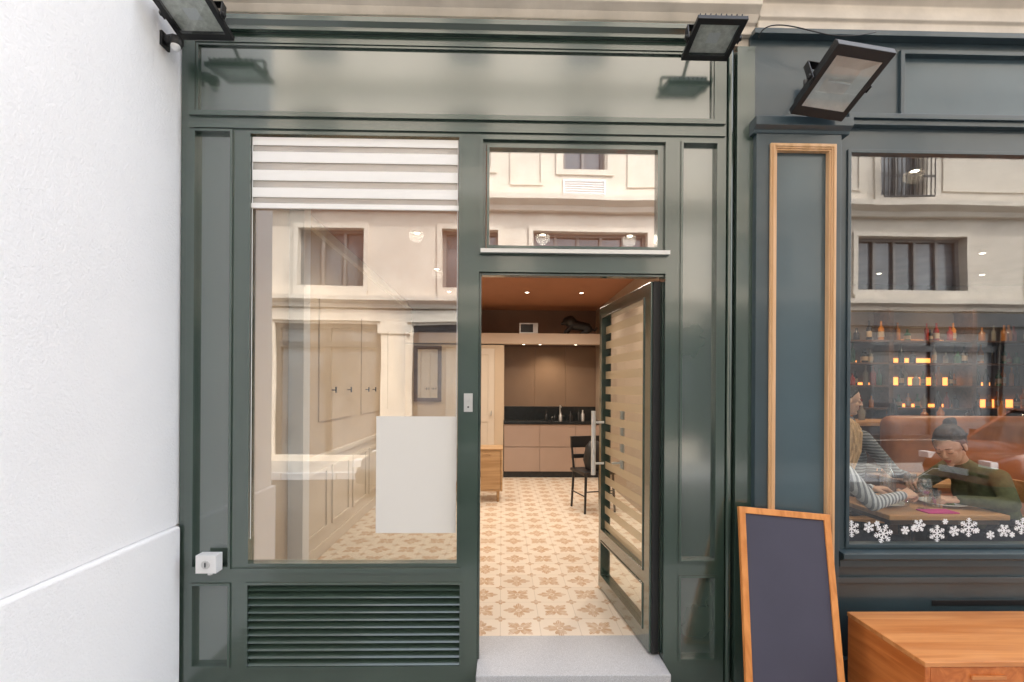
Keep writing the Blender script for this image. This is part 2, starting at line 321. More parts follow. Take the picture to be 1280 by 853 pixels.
# ================================================================ INTERIOR of shop
it=empty("shop_interior")
IL,IR,IB,CE=-1.56,1.63,5.3,2.80
b=B(); b.box(-1.7,1.7,.27,6.0,-.06,0,TILE); b.obj("tiled_floor",it)
b=B(); b.box(dx1-.001,dx1+.3,.0705,.2695,-.14,.003,GRANITE); b.box(dx0+.002,dx1-.002,-.13,.2695,-.14,.003,GRANITE); b.box(-1.7,dx0+.001,.0705,.2695,-.14,.0,TILE); b.obj("granite_threshold",bevel=.004)
b=B()
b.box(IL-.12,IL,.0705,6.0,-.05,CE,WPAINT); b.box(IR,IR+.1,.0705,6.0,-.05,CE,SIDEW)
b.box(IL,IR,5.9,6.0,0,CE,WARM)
b.box(IL,.03,IB,5.4,0,2.14,WPAINT)
b.box(IL,IR-.001,IB-.02,5.45,2.16,2.33,LINT)
b.obj("walls",it)
b=B(); b.box(IL-.12,IR+.1,.0705,6.0,CE+.001,CE+.1,TERRA); b.obj("ceiling",it)
b=B()
b.box(IL+.0005,IL+.02,1.15,IB,0,.1,WAIN); b.box(IL+.0005,IL+.035,1.15,IB,.83,.87,WAIN); b.box(IL+.0005,IL+.008,1.15,IB,.1,.83,WAIN)
RY=Matrix(((0,1,0,0),(1,0,0,0),(0,0,1,0),(0,0,0,1)))
y=1.3
while y<5.0:
    b.frame(y,y+.5,.2,.74,.03,IL+.0085,IL+.022,WAIN,RY); y+=.62
b.box(IL+.0005,IL+.11,1.02,1.14,0,CE-.001,WHITE)
b.box(IL+.0005,IL+.05,1.15,5.28,CE-.08,CE-.001,WAIN)
for i in range(3): b.box(IL+.0005,IL+.012,1.6+i*1.25,2.5+i*1.25,1.15,2.2,WPAINT)
b.obj("wainscot",it,bevel=.002)
b=B()
for yy in (1.9,2.35,3.0,3.3): 
    b.cyl((IL,yy,1.42),(IL+.05,yy,1.42),.005,.005,BLACK); b.cyl((IL+.05,yy,1.395),(IL+.05,yy,1.45),.007,.007,BLACK)
b.obj("coat_hooks")
b=B(); b.slab(-.9,-.12,0.01,2.08,IB-.02,IB-.002,WAIN,[(-.8,-.22,.15,.9),(-.8,-.22,1.02,1.98)]); b.box(-.8,-.22,IB-.010,IB-.003,.15,.9,WAIN); b.box(-.8,-.22,IB-.010,IB-.003,1.02,1.98,WAIN)
b.cyl((-.17,IB-.06,1.0),(-.17,IB-.06,1.08),.01,.01,STEEL); b.box(-.185,-.155,IB-.055,IB-.021,1.03,1.05,STEEL); b.obj("interior_door",bevel=.002)
b=B(); b.frame(-1.41,-.97,1.22,2.12,.06,IB-.04,IB-.003,DKWOOD); b.box(-1.36,-1.02,IB-.02,IB-.004,1.27,2.07,MIRROR); b.obj("wall_mirror",bevel=.004)
kc=empty("kitchenette")
b=B(); b.box(.04,IR-.002,IB+.02,5.88,.0,.1,DARK)
for i,(a,c) in enumerate(((.04,.62),(.62,1.2),(1.2,IR-.002))):
    b.box(a+.003,c-.003,IB,IB+.02,.10,.49,CAB); b.box(a+.003,c-.003,IB,IB+.02,.50,.86,CAB)
b.box(.04,IR-.002,IB+.021,5.88,.1,.86,CAB); b.box(.035,IR-.001,IB-.02,5.89,.87,.91,DARK); b.box(.035,IR-.001,5.86,5.895,.911,1.13,DARK)
b.obj("base_cabinets",kc,bevel=.002)
b=B()
for a,c in ((.04,.57),(.573,1.10),(1.103,IR-.002)): b.box(a,c,5.86,5.895,1.132,2.159,SPLASH)
b.box(.031,.04,IB+.1,5.89,.92,2.15,LINT); b.obj("splashback",kc)
b=B(); rr=random.Random(3)
for i in range(9):
    x=.75+i*.075+rr.uniform(-.02,.02); hh=rr.uniform(.09,.2)
    b.lathe([(.0,0),(.028,0),(.028,hh*.6),(.01,hh*.78),(.01,hh),(0,hh)],(x,5.5+rr.uniform(-.08,.1),.91),rr.choice([BLACK,STEEL,mat("soap_%d"%i,(.5,.2,.1)),DARK]))
b.cyl((1.0,5.75,.91),(1.0,5.75,1.15),.012,.012,STEEL); b.cyl((1.0,5.75,1.15),(1.0,5.6,1.13),.01,.01,STEEL)
b.obj("countertop_bottles",smooth=True)
b=B(); b.box(.28,.58,5.3,5.42,2.331,2.5,STEEL); b.box(.30,.50,5.292,5.299,2.35,2.48,BLACK); b.box(.52,.57,5.294,5.299,2.35,2.48,STEEL); b.obj("microwave_oven",bevel=.004)
def spotlamp(x,y,z,power,col=(1,.88,.74),nm="ceiling_downlight"):
    b=B(); b.lathe([(.0,-.004),(.024,-.004),(.024,-.002)],(x,y,z),LAMP,16); b.lathe([(.026,-.0005),(.026,-.006),(.036,-.003),(.036,-.0005)],(x,y,z),STEEL,16)
    o=b.obj(nm,smooth=True)
    if power:
        l=bpy.data.lights.new("downlight_bulb",'SPOT'); l.energy=power; l.spot_size=math.radians(160); l.spot_blend=1; l.shadow_soft_size=.06; l.color=col
        lo=bpy.data.objects.new("bulb",l); lo.location=(x,y,z-.03); scene.collection.objects.link(lo); lo.parent=o
for x in (-.75,.35,1.12):
    for y in (1.7,3.0,4.3): spotlamp(x,y,CE,58)
for x in (.35,.62,1.2): spotlamp(x,5.36,2.16,0,nm="niche_downlight")
l=bpy.data.lights.new("niche_bulb",'SPOT'); l.energy=26; l.spot_size=math.radians(150); l.spot_blend=1; l.color=(1,.8,.55); l.shadow_soft_size=.02; lo=bpy.data.objects.new("niche_bulb",l); lo.location=(.8,5.5,2.13); scene.collection.objects.link(lo); lo.parent=kc
def sideboard(name,x0,x1,y0,y1,z0,z1,top,body,leg=.14,ndoor=3):
    e=empty(name); b=B(); b.box(x0-.0,x1+.0,y0-.004,y1,z1-.022,z1,top); b.box(x0+.004,x0+.026,y0,y1-.002,z0+leg,z1-.0225,body); b.box(x1-.026,x1-.004,y0,y1-.002,z0+leg,z1-.0225,body)
    b.box(x0+.0265,x1-.0265,y0+.004,y1-.002,z0+leg,z0+leg+.02,body); b.box(x0+.0265,x1-.0265,y1-.02,y1-.004,z0+leg+.0205,z1-.0225,body); b.obj("carcass",e,bevel=.003)
    b=B(); w=(x1-x0-.056)/ndoor
    for i in range(ndoor):
        a=x0+.028+i*w; b.box(a+.002,a+w-.002,y0+.004,y0+.022,z0+leg+.0225,z1-.026,body); b.box(a+w*.35,a+w*.65,y0-.006,y0+.0035,z1-.075,z1-.06,top)
    b.obj("drawer_fronts",e,bevel=.002)
    b=B()
    for x in (x0+.06,x1-.06):
        for y in (y0+.06,y1-.06): b.cyl((x,y,z0),(x,y,z0+leg),.014,.022,body)
    b.obj("legs",e,smooth=True); return e
sideboard("oak_cabinet",-.75,.02,3.58,4.0,0,.68,OAK,OAK,ndoor=2)
def chair(name,loc,ang,m,seatm,sh=.46,bh=.86):
    M=Matrix.Translation(loc)@Matrix.Rotation(ang,4,'Z'); b=B()
    for x in (-.19,.19):
        b.cyl((x,-.19,0),(x*.9,-.17,sh),.013,.016,m,10,M); b.cyl((x,.2,0),(x*.9,.18,sh),.013,.016,m,10,M); b.cyl((x*.9,.18,sh),(x,.23,bh),.015,.012,m,10,M)
        b.cyl((x,-.18,.2),(x,.19,.2),.008,.008,m,8,M)
    b.cyl((-.19,-.18,.25),(.19,-.18,.25),.008,.008,m,8,M)
    b.box(-.21,.21,-.21,.2,sh-.015,sh+.02,seatm,M); b.box(-.2,.2,.2,.225,bh-.14,bh,seatm,M); b.box(-.19,.19,.195,.215,bh-.27,bh-.22,seatm,M)
    return b.obj(name,bevel=.004)
chair("black_chair",(1.10,3.25,0),math.radians(15),BLACK,BLACK)
b=B(); b.lathe([(0,0),(.10,.01),(.13,.12),(.10,.28),(.05,.34),(0,.35)],(1.10,3.2,.482),BLACK,14); b.cyl((1.10,3.2,.8),(1.10,3.2,.95),.01,.01,BLACK); b.obj("black_handbag",smooth=True)
# ---------------------------------------------------------------- organic helper
def blob(name,parts,voxel,mats,matfn=None,M=None,parent=None,it_=3):
    bm=bmesh.new()
    for p in parts:
        if p[0]=='e':
            m=Matrix.Translation(p[1])
            if len(p)>3: m=m@p[3]
            m=m@Matrix.Diagonal(Vector(p[2]).to_4d()); m[3][3]=1
            bmesh.ops.create_uvsphere(bm,u_segments=20,v_segments=12,radius=1,matrix=m)
        else:
            a=Vector(p[1]);c=Vector(p[2]); ra,rb=p[3],p[4]; d=c-a
            for q,r in ((a,ra),(c,rb)): bmesh.ops.create_uvsphere(bm,u_segments=16,v_segments=10,radius=r,matrix=Matrix.Translation(q))
            if d.length>1e-5:
                m=Matrix.Translation((a+c)/2)@d.to_track_quat('Z','Y').to_matrix().to_4x4()
                bmesh.ops.create_cone(bm,cap_ends=True,segments=16,radius1=ra,radius2=rb,depth=d.length,matrix=m)
    me=bpy.data.meshes.new(name+"_src"); bm.to_mesh(me); bm.free(); ob=bpy.data.objects.new(name+"_src",me); scene.collection.objects.link(ob)
    md=ob.modifiers.new("r",'REMESH'); md.mode='VOXEL'; md.voxel_size=voxel
    ms=ob.modifiers.new("s",'SMOOTH'); ms.iterations=it_; ms.factor=.5
    dg=bpy.context.evaluated_depsgraph_get(); dg.update(); me2=bpy.data.meshes.new_from_object(ob.evaluated_get(dg))
    bpy.data.objects.remove(ob); me2.name=name
    me2.materials.clear()
    for mm in mats: me2.materials.append(mm)
    for p in me2.polygons:
        p.use_smooth=True; p.material_index=matfn(p.center) if matfn else 0
    if M: me2.transform(M)
    o=bpy.data.objects.new(name,me2); scene.collection.objects.link(o)
    if parent: o.parent=parent
    return o
LM=Matrix.Translation((1.24,5.36,2.335))
blob("black_lion_sculpture",[('t',(-.10,0,.15),(.14,0,.11),.085,.075),('e',(-.13,0,.20),(.10,.10,.10)),('e',(-.19,0,.21),(.06,.06,.065)),('t',(-.2,0,.19),(-.26,0,.17),.038,.028),('t',(-.12,.05,.12),(-.16,.05,.02),.035,.024),('t',(-.12,-.05,.12),(-.22,-.05,.02),.035,.024),
 ('e',(.15,.04,.08),(.08,.04,.07)),('e',(.15,-.04,.08),(.08,.04,.07)),('t',(.15,.05,.03),(.05,.05,.02),.025,.02),('t',(.15,-.05,.03),(.05,-.05,.02),.025,.02),('t',(.2,0,.10),(.27,0,.05),.014,.011),('t',(.27,0,.05),(.31,0,.1),.011,.018)],.008,[BLACK],None,LM)
# ================================================================ RESTAURANT
rest=empty("blue_restaurant_shopfront")
px0,px1=gx(944,-.05),gx(1050,-.05)
b=B()
zcap=gz(150,1000,-.05)
tf=(gx(960,-.05),gx(1042,-.05),.52,gz(181,1000,-.05))
b.slab(px0,px1,GZ,gz(166,1000,-.05),-.05,.07,BLUE,[(tf[0]+.03,tf[1]-.03,tf[2]+.03,tf[3]-.03)])
b.box(tf[0],tf[1],-.028,-.0,tf[2],tf[3],BLUEP)
b.box(px0-.015,px1+.015,-.075,.07,GZ,.06,BLUE)
b.prism([(.07,zcap-.075),(-.055,zcap-.075),(-.06,zcap-.06),(-.085,zcap-.045),(-.085,zcap),(.07,zcap)],px0-.02,px1+.04,BLUE)
zf0,zf1=gz(150,1150),gz(47,1150)
b.slab(px0-.01,8.6,zf0,zf1,.0,.06,BLUE,[(gx(1126),4.4,gz(145,1150),gz(70,1150))])
b.box(gx(1126)-.01,4.41,.02,.05,gz(145,1150)-.01,gz(70,1150)+.01,BLUEP)
b.frame(gx(1121),4.43,gz(149,1150),gz(65,1150),.022,-.016,-.0005,BLUE)
b.box(px0-.012,8.6,-.05,-.0005,zf1-.03,zf1-.002,BLUE)
b.box(px1+.041,8.6,-.05,-.0005,zf0-.022,zf0+.004,BLUE); b.box(px1+.042,8.6,-.035,-.0005,zf0-.05,zf0-.0225,BLUE)
WX0=gx(1058); WZ0,WZ1=gz(683,1150),gz(190,1150)
b.slab(px1+.002,8.6,GZ,zf0-.001,.0,.06,BLUE,[(WX0,4.5,WZ0,WZ1),(5.0,7.8,WZ0,WZ1)])
for a,c in ((WX0,4.5),(5.0,7.8)):
    b.frame(a-.004,c+.004,WZ0-.004,WZ1+.004,.018,-.01,.045,BLUE)
b.prism([(-.0005,WZ0-.10),(-.03,WZ0-.10),(-.03,WZ0-.065),(-.06,WZ0-.05),(-.06,WZ0-.022),(-.0005,WZ0-.012)],px1+.02,8.6,BLUE)
b.box(px1+.02,8.6,-.02,-.0005,WZ0-.19,WZ0-.16,BLUE); b.box(px1+.02,8.6,-.03,-.0005,GZ,.02,BLUE)
b.box(gx(1166),gx(1300),-.004,-.0005,gz(757,1200),gz(750,1200),BLACK)
b.box(4.55,4.95,-.05,-.001,GZ,zf0-.06,BLUE)
b.obj("joinery",rest,bevel=.004)
b=B(); b.frame(tf[0],tf[1],tf[2],tf[3],.028,-.066,-.0505,OAKZ); b.frame(tf[0]+.008,tf[1]-.008,tf[2]+.008,tf[3]-.008,.012,-.072,-.0665,OAKZ); b.frame(tf[0]+.028,tf[1]-.028,tf[2]+.028,tf[3]-.028,.008,-.06,-.028,OAKZ); b.obj("wooden_trim",rest,bevel=.003)
b=B(); b.box(WX0,4.5,.012,.018,WZ0,WZ1,GLASSR); b.box(5.0,7.8,.012,.018,WZ0,WZ1,GLASSR); b.obj("window_glass",rest)
ri=empty("restaurant_interior")
b=B(); b.box(1.735,8.6,.0605,4.6,-.06,0,DKWOOD); b.obj("floor",ri)
b=B(); b.box(1.735,1.79,.071,4.5,0,3.0,RESTW); b.box(8.5,8.6,.061,4.5,0,3.0,RESTW); b.box(1.735,8.6,4.5,4.6,0,3.0,RESTW); b.box(1.735,8.6,.0605,4.6,3.001,3.1,RESTW)
b.box(XR-.1,1.734,.085,.3,0,3.3,RESTW)
b.obj("walls",ri)
bs=empty("bar_shelving"); b=B()
for x in (4.3,5.5,6.7,7.9): b.box(x-.03,x+.03,4.2,4.49,.9,2.6,DKWOOD)
for z in (1.2,1.52,1.84,2.16): b.box(4.3,7.9,4.2,4.49,z-.025,z,DKWOOD)
b.box(4.3,7.9,4.1,4.49,0,.9,DKWOOD)
b.obj("shelves",bs)
b=B()
for a,c,z,hh in ((4.35,5.1,1.2,.05),(4.4,5.4,1.52,.04),(4.4,5.2,1.84,.04),(5.56,6.3,1.84,.08),(5.56,6.64,1.52,.12),(5.7,6.5,1.2,.05),(5.6,6.5,2.16,.03),(6.76,7.2,1.52,.05),(6.76,7.8,1.2,.12)): b.box(a,c,4.47,4.486,z+.005,z+hh,ORANGE)
b.obj("lit_strips",bs)
bm_=[mat("bottle_amber",(.40,.15,.03),rough=.1),mat("bottle_green",(.03,.10,.04),rough=.1),mat("bottle_clear",(.26,.24,.21),rough=.1),mat("bottle_dark",(.02,.015,.015),rough=.1),mat("bottle_red",(.25,.03,.02),rough=.1),mat("bottle_label_cream",(.36,.26,.17),rough=.5)]
b=B(); rr=random.Random(5)
for z in (1.2,1.52,1.84,2.16):
    x=4.4
    while x<7.8:
        hh=rr.uniform(.16,.29); r=rr.uniform(.024,.045)
        if all(abs(x-q)>.06 for q in (5.5,6.7)) and rr.random()>.12: 
            mm=rr.choice(bm_[:5]+bm_[:1]); y=4.3+rr.uniform(-.05,.1); b.lathe([(0,0),(r,0),(r,hh*.6),(r*.35,hh*.76),(r*.35,hh),(0,hh)],(x,y,z),mm,10)
            if rr.random()>.5: b.lathe([(r+.001,hh*.15),(r+.001,hh*.45)],(x,y,z),bm_[5],10)
        x+=rr.uniform(.075,.15)
b.obj("liquor_bottles",smooth=True)
b=B(); b.box(4.0,8.2,3.1,3.5,0,1.03,DKWOOD); b.box(3.9,8.3,3.0,3.6,1.03,1.08,MIDWOOD)
x=4.05
while x<8.1: b.frame(x,x+.6,.2,.9,.06,3.075,3.0995,DKWOOD); x+=.7
b.obj("bar_counter",bevel=.005)
b=B(); rr=random.Random(9)
for i in range(16): 
    x=4.2+i*.24+rr.uniform(-.06,.06); hh=rr.uniform(.1,.28); b.lathe([(0,0),(.035,0),(.04,hh*.6),(.015,hh*.8),(.015,hh),(0,hh)],(x,3.3+rr.uniform(-.1,.1),1.08),rr.choice(bm_[:4]),12)
b.obj("bar_top_bottles",smooth=True)
bq=empty("leather_banquette")
b=B(); b.box(3.75,6.6,2.02,2.24,.42,1.20,LEATHER); b.obj("backrest",bq,bevel=.09,seg=5,smooth=True)
b=B(); b.box(3.78,6.55,1.52,2.03,.28,.47,LEATHER); b.obj("seat",bq,bevel=.05,seg=4,smooth=True)
b=B(); b.box(3.82,6.5,1.6,2.2,0,.27,DKWOOD); b.obj("base",bq)
for x,y,e_ in ((3.4,2.6,60),(5.4,2.8,60),(5.0,3.8,70),(6.4,3.8,70),(2.9,.8,85),(4.6,1.0,60)): spotlamp(x,y,3.0,e_,(1,.76,.52),"restaurant_fill_lamp")  # unseen lamps added to brighten the restaurant and its diners
tb=B(); 
TX0,TX1,TY0,TY1=2.17,2.86,.1,.68
tb.box(TX0,TX1,TY0,TY1,.722,.75,MIDWOOD); tb.box(TX0+.03,TX1-.03,TY0+.03,TY1-.03,.69,.7215,DKWOOD)
tb.cyl((2.5,.39,.02),(2.5,.39,.69),.03,.03,BLACK); tb.lathe([(0,0),(.22,0),(.2,.02),(0,.03)],(2.5,.39,0),BLACK,24); tb.obj("dining_table",bevel=.004)
CLEAR=glass("drinking_glass_material",.4,(.90,.93,.95),0)
def wineglass(x,y,z,nm="wine_glass"):
    b=B(); b.lathe([(0,0),(.034,0),(.03,.004),(.005,.01),(.004,.075),(.03,.10),(.038,.13),(.03,.18),(.028,.18),(.036,.13),(.028,.102),(0,.082)],(x,y,z),CLEAR,20); b.obj(nm,smooth=True)
def tumbler(x,y,z,nm="water_glass"):
    b=B(); b.lathe([(0,0),(.03,0),(.036,.1),(.034,.1),(.028,.006),(0,.006)],(x,y,z),CLEAR,20); b.obj(nm,smooth=True)
wineglass(2.50,.25,.75); wineglass(2.56,.42,.75); tumbler(2.44,.33,.75); tumbler(2.6,.3,.75)
b=B(); b.lathe([(0,0),(.04,0),(.045,.15),(.02,.2),(.018,.27),(0,.27)],(2.48,.5,.75),CLEAR,20); b.obj("water_carafe",smooth=True)
CER=mat("white_ceramic",(.8,.8,.78),rough=.2); FOOD=mat("salad",(.12,.22,.04),rough=.7,var=.5,vs=60,bump=.8,bs=50); PINK=mat("magenta_napkin",(.5,.02,.2),rough=.8)
for x,y in ((2.70,.35),(2.32,.36)):
    b=B(); b.lathe([(0,0),(.07,0),(.12,.018),(.12,.022),(.07,.006),(0,.006)],(x,y,.751),CER,28); b.lathe([(0,.007),(.06,.008),(.045,.025),(0,.035)],(x,y,.751),FOOD,12); b.obj("dinner_plate",smooth=True)
b=B(); b.box(2.42,2.60,.13,.22,.7505,.758,PINK,None); b.obj("folded_napkin",bevel=.003)
b=B(); b.box(2.3,2.42,.56,.66,.7505,.80,BLACK); b.lathe([(.02,0),(.03,.05),(0,.06)],(2.36,.6,.80),CER,14); b.obj("condiment_box",bevel=.003)
SNOW=mat("snowflake_vinyl",(.85,.87,.9),rough=.6,var=0)
b=B(); rr=random.Random(2)
def flake(cx,cz,r):
    th=.0013+r*.028; a0=rr.uniform(0,60)
    for k in range(6):
        M=Matrix.Translation((cx,.0105,cz))@Matrix.Rotation(math.radians(a0+60*k),4,'Y')
        b.box(-th,th,-.0003*(k+1),.0004,0,r,SNOW,M)
        for t,l in ((.35,.26),(.58,.34),(.8,.2)):
            for s_ in (-1,1):
                M2=M@Matrix.Translation((0,0,r*t))@Matrix.Rotation(s_*math.radians(55),4,'Y'); b.box(-th*.8,th*.8,-.00025*(k+1),.0004,0,r*l,SNOW,M2)
x=WX0+.04; i=0
while x<4.4:
    flake(x,WZ0+.080+(.03 if i%3==1 else -.02 if i%3==2 else 0)+rr.uniform(-.012,.012),(.046,.030,.052,.024,.036)[i%5]); 
    if i%2: flake(x+.045,WZ0+.035+rr.uniform(0,.1),.016)
    x+=(.095,.08,.12,.075,.1)[i%5]; i+=1
b.obj("snowflake_window_decals")
# ---------------------------------------------------------------- people
SKIN=mat("skin",(.62,.37,.26),rough=.5,var=.05,vs=20); LIP=mat("lips",(.45,.14,.12),rough=.4,var=0); IRIS=mat("eyelash",(.05,.03,.02),rough=.4,var=0)
def hairmat(n,c): return mat(n,c,rough=.6,var=.45,vs=14,stretch=(5,5,1),bump=.35,bs=18,bd=.004,spec=.25)
HBR=hairmat("dark_brown_hair",(.040,.020,.012)); HBL=hairmat("blonde_hair",(.50,.30,.14)); HBK=hairmat("black_hair",(.014,.01,.009))
def head(par,loc,fwd,upv,hair,style):
    M=frame_m(loc,fwd,upv)
    parts=[('e',(-.012,0,.035),(.096,.073,.088)),('e',(.018,0,-.03),(.066,.052,.082)),('e',(.060,0,-.090),(.020,.019,.017)),('t',(.050,.0,-.086),(-.015,.042,-.055),.018,.018),('t',(.050,.0,-.086),(-.015,-.042,-.055),.018,.018),
      ('t',(.080,0,.020),(.102,0,-.016),.0065,.0095),('e',(.092,.008,-.021),(.007,.006,.005)),('e',(.092,-.008,-.021),(.007,.006,.005)),('e',(.076,0,.032),(.010,.042,.008)),
      ('e',(.079,0,-.050),(.011,.021,.006)),('e',(.077,0,-.060),(.011,.017,.007)),('e',(-.005,.075,-.005),(.017,.008,.028)),('e',(-.005,-.075,-.005),(.017,.008,.028)),
      ('e',(.054,.031,-.022),(.019,.019,.024)),('e',(.054,-.031,-.022),(.019,.019,.024)),('e',(.0715,.030,.009),(.012,.0145,.0115)),('e',(.0715,-.030,.009),(.012,.0145,.0115)),('t',(-.02,0,-.06),(-.045,0,-.16),.047,.05)]
    blob("head",parts,.004,[SKIN,LIP],lambda c:1 if (c.x>.080 and abs(c.y)<.019 and -.066<c.z<-.046) else 0,M,par,3)
    b=B()
    for s_ in (-1,1):
        pts=[(.0825,.018*s_,.003),(.0850,.026*s_,.000),(.0840,.036*s_,.001),(.0780,.044*s_,.005)]
        for p,q in zip(pts,pts[1:]): b.cyl(p,q,.0015,.0015,IRIS,6,M)
        pb=[(.0865,.014*s_,.031),(.0855,.030*s_,.035),(.0760,.046*s_,.031)]
        for p,q in zip(pb,pb[1:]): b.cyl(p,q,.0022,.0016,hair,6,M)
    b.obj("eyelashes_and_brows",par,smooth=True)
    hp=[('e',(-.032,0,.048),(.092,.080,.084)),('e',(-.050,0,.005),(.068,.071,.076)),('e',(-.002,0,.084),(.070,.062,.040)),('t',(.042,.046,.080),(-.005,.074,.030),.012,.012),('t',(.042,-.046,.080),(-.005,-.074,.030),.012,.012)]
    for s_ in (-1,1):
        for k in range(5):
            hp.append(('t',(.056-.004*k,(.006+.011*k)*s_,.096-.004*k),(-.07,(.025+.012*k)*s_,.112-.016*k),.009,.010))
    if style=='bun':
        hp+=[('e',(-.098,0,.114),(.034,.036,.034)),('t',(-.06,0,.08),(-.09,0,.106),.046,.028),('e',(-.108,.014,.128),(.020,.020,.018)),('e',(-.112,-.014,.108),(.020,.022,.018)),('t',(.018,.071,.03),(.010,.073,-.03),.005,.003),('t',(.018,-.071,.03),(.010,-.073,-.03),.005,.003)]
    if style=='long':
        for s_ in (-1,1):
            for k in range(6):
                a=.030-.026*k; hp.append(('t',(a,.066*s_,.05),(a+.014,.084*s_,-.06),.018,.017)); hp.append(('t',(a+.014,.084*s_,-.06),(a+.03,.074*s_,-.17-.015*(k%3)),.017,.008))
        hp.append(('t',(-.08,0,0),(-.09,0,-.2),.065,.045))
    if style=='short':
        hp+=[('t',(-.07,.03,-.04),(-.07,-.03,-.04),.045,.045)]
    blob("hair",hp,.005,[hair],None,M,par,1)
def hand(par,wr,fdir,back,thumb,curl=.5):
    M=frame_m(wr,fdir,back); parts=[('e',(.045,0,0),(.048,.036,.013)),('t',(-.02,0,0),(.01,0,0),.023,.022)]
    for i,(y,L) in enumerate(zip((.028,.0095,-.0095,-.027),(.07,.079,.073,.057))):
        y*=thumb; p=Vector((.083-.004*abs(i-1),y,.002)); parts.append(('t',(.01,y*.6,0),p,.012,.0105)); a=0
        for k,(fr,r) in enumerate(((.45,.0088),(.31,.008),(.24,.007))):
            a+=curl*(.75,.95,.7)[k]*(1+.08*i); q=p+Vector((math.cos(a),thumb*(.06*(1.5-i)),-math.sin(a)))*L*fr; parts.append(('t',p,q,r,r*.9)); p=q
    p=Vector((.018,.026*thumb,-.004)); q=Vector((.05,.052*thumb,-.016)); s_=Vector((.078,.05*thumb,-.03)); parts+=[('t',p,q,.013,.0105),('t',q,s_,.010,.0085)]
    blob("hand",parts,.0032,[SKIN],None,M,par,1)
def person(name,J,sweater,pants,shoe,hair,style,hfwd,hup,handdirs,sleeve=None):
    e=empty(name); V={k:Vector(v) for k,v in J.items()}
    hipc=(V['hipL']+V['hipR'])/2; ch=(V['shL']+V['shR'])/2; lat=(V['shL']-V['shR']).normalized()
    ax=(ch-hipc); low=ch-ax*.32
    parts=[('t',V['hipL']*.9+V['hipR']*.1,V['hipR']*.9+V['hipL']*.1,.105,.105)]
    for s_ in (-1,1):
        parts.append(('t',hipc+lat*.05*s_+ax*.1,low+lat*.055*s_,.095,.105)); parts.append(('t',low+lat*.055*s_,ch-ax*.08+lat*.05*s_,.108,.08))
    parts.append(('t',V['shL'],V['shR'],.056,.056)); parts.append(('t',ch-ax*.03,V['neck'],.07,.055))
    seg=[(hipc,V['neck'],0),(V['shL'],V['shR'],0)]
    for s_ in 'LR':
        parts+=[('t',V['sh'+s_],V['el'+s_],.056,.044),('t',V['el'+s_],V['wr'+s_],.043,.029),('t',V['hip'+s_],V['kn'+s_],.085,.062),('t',V['kn'+s_],V['an'+s_],.06,.04),('t',V['an'+s_]+Vector((0,0,-.03)),V['toe'+s_],.04,.032)]
        seg+=[(V['sh'+s_],V['el'+s_],3),(V['el'+s_],V['wr'+s_],3),(V['hip'+s_]*.75+V['kn'+s_]*.25,V['kn'+s_],1),(V['kn'+s_],V['an'+s_],1),(V['an'+s_]+Vector((0,0,-.04)),V['toe'+s_],2)]
    def near(c):
        best=9;bi=0
        for a,q,i in seg:
            d=q-a; t=max(0,min(1,(c-a).dot(d)/d.length_squared)); dd=(a+d*t-c).length
            if dd<best: best=dd;bi=i
        return bi
    blob("clothed_body",parts,.011,[sweater,pants,shoe,sleeve or sweater],near,None,e,6)
    head(e,V['head'],hfwd,hup,hair,style)
    for s_,(fd,bk,th,cu) in zip('LR',handdirs): hand(e,V['wr'+s_],fd,bk,th,cu)
    return e
OLIVE=mat("olive_sweater",(.10,.11,.055),rough=.95,var=.25,vs=30,bump=.6,bs=120)
STRIPE=knit("striped_knit",(.60,.61,.63),(.22,.23,.26),12,axis=0); KNIT=knit("charcoal_knit",(.09,.095,.105),(.24,.25,.27),14,axis=2)
JEAN=mat("dark_jeans",(.02,.025,.045),rough=.9,var=.2,vs=30); SHOE=mat("black_shoes",(.02,.02,.02),rough=.5)
person("woman_in_olive_sweater",dict(hipL=(3.16,.35,.54),hipR=(3.16,.53,.54),shL=(2.99,.29,.925),shR=(2.97,.60,.94),neck=(2.90,.44,.985),head=(2.80,.41,1.10),
  elL=(2.93,.16,.795),wrL=(2.72,.27,.80),elR=(2.80,.66,.80),wrR=(2.63,.46,.87),knL=(2.78,.32,.53),knR=(2.78,.56,.53),anL=(2.80,.30,.12),anR=(2.80,.58,.12),toeL=(2.64,.29,.035),toeR=(2.64,.6,.035)),
  OLIVE,JEAN,SHOE,HBR,'bun',(-.80,-.42,-.50),(-.45,-.12,.88),[((-.9,.25,-.05),(.1,-.3,1),-1,.7),((-.7,-.5,.15),(-.3,.3,.9),1,.9)])
b=B(); b.cyl((2.57,.41,.89),(2.66,.37,.97),.0022,.0018,STEEL,8); b.box(2.655,2.69,.362,.378,.968,.971,STEEL); b.obj("fork",smooth=False)
chair("wooden_chair",(3.2,.44,0),math.radians(-90),DKWOOD,MIDWOOD,.44)
person("blonde_woman_in_striped_jumper",dict(hipL=(1.97,.50,.54),hipR=(1.97,.32,.54),shL=(2.03,.60,.97),shR=(2.03,.27,.96),neck=(2.055,.44,1.03),head=(2.12,.40,1.15),
  elL=(2.16,.62,.80),wrL=(2.33,.45,.83),elR=(2.13,.17,.80),wrR=(2.34,.22,.835),knL=(2.36,.55,.53),knR=(2.36,.27,.53),anL=(2.34,.55,.12),anR=(2.34,.27,.12),toeL=(2.5,.56,.035),toeR=(2.5,.26,.035)),
  STRIPE,JEAN,SHOE,HBL,'long',(.9,.15,-.35),(.35,.05,.9),[((.85,-.3,.05),(0,0,1),-1,.9),((.9,.25,.15),(-.1,-.5,.85),1,.9)])
chair("wooden_chair",(1.99,.42,0),math.radians(90),DKWOOD,MIDWOOD,.44)
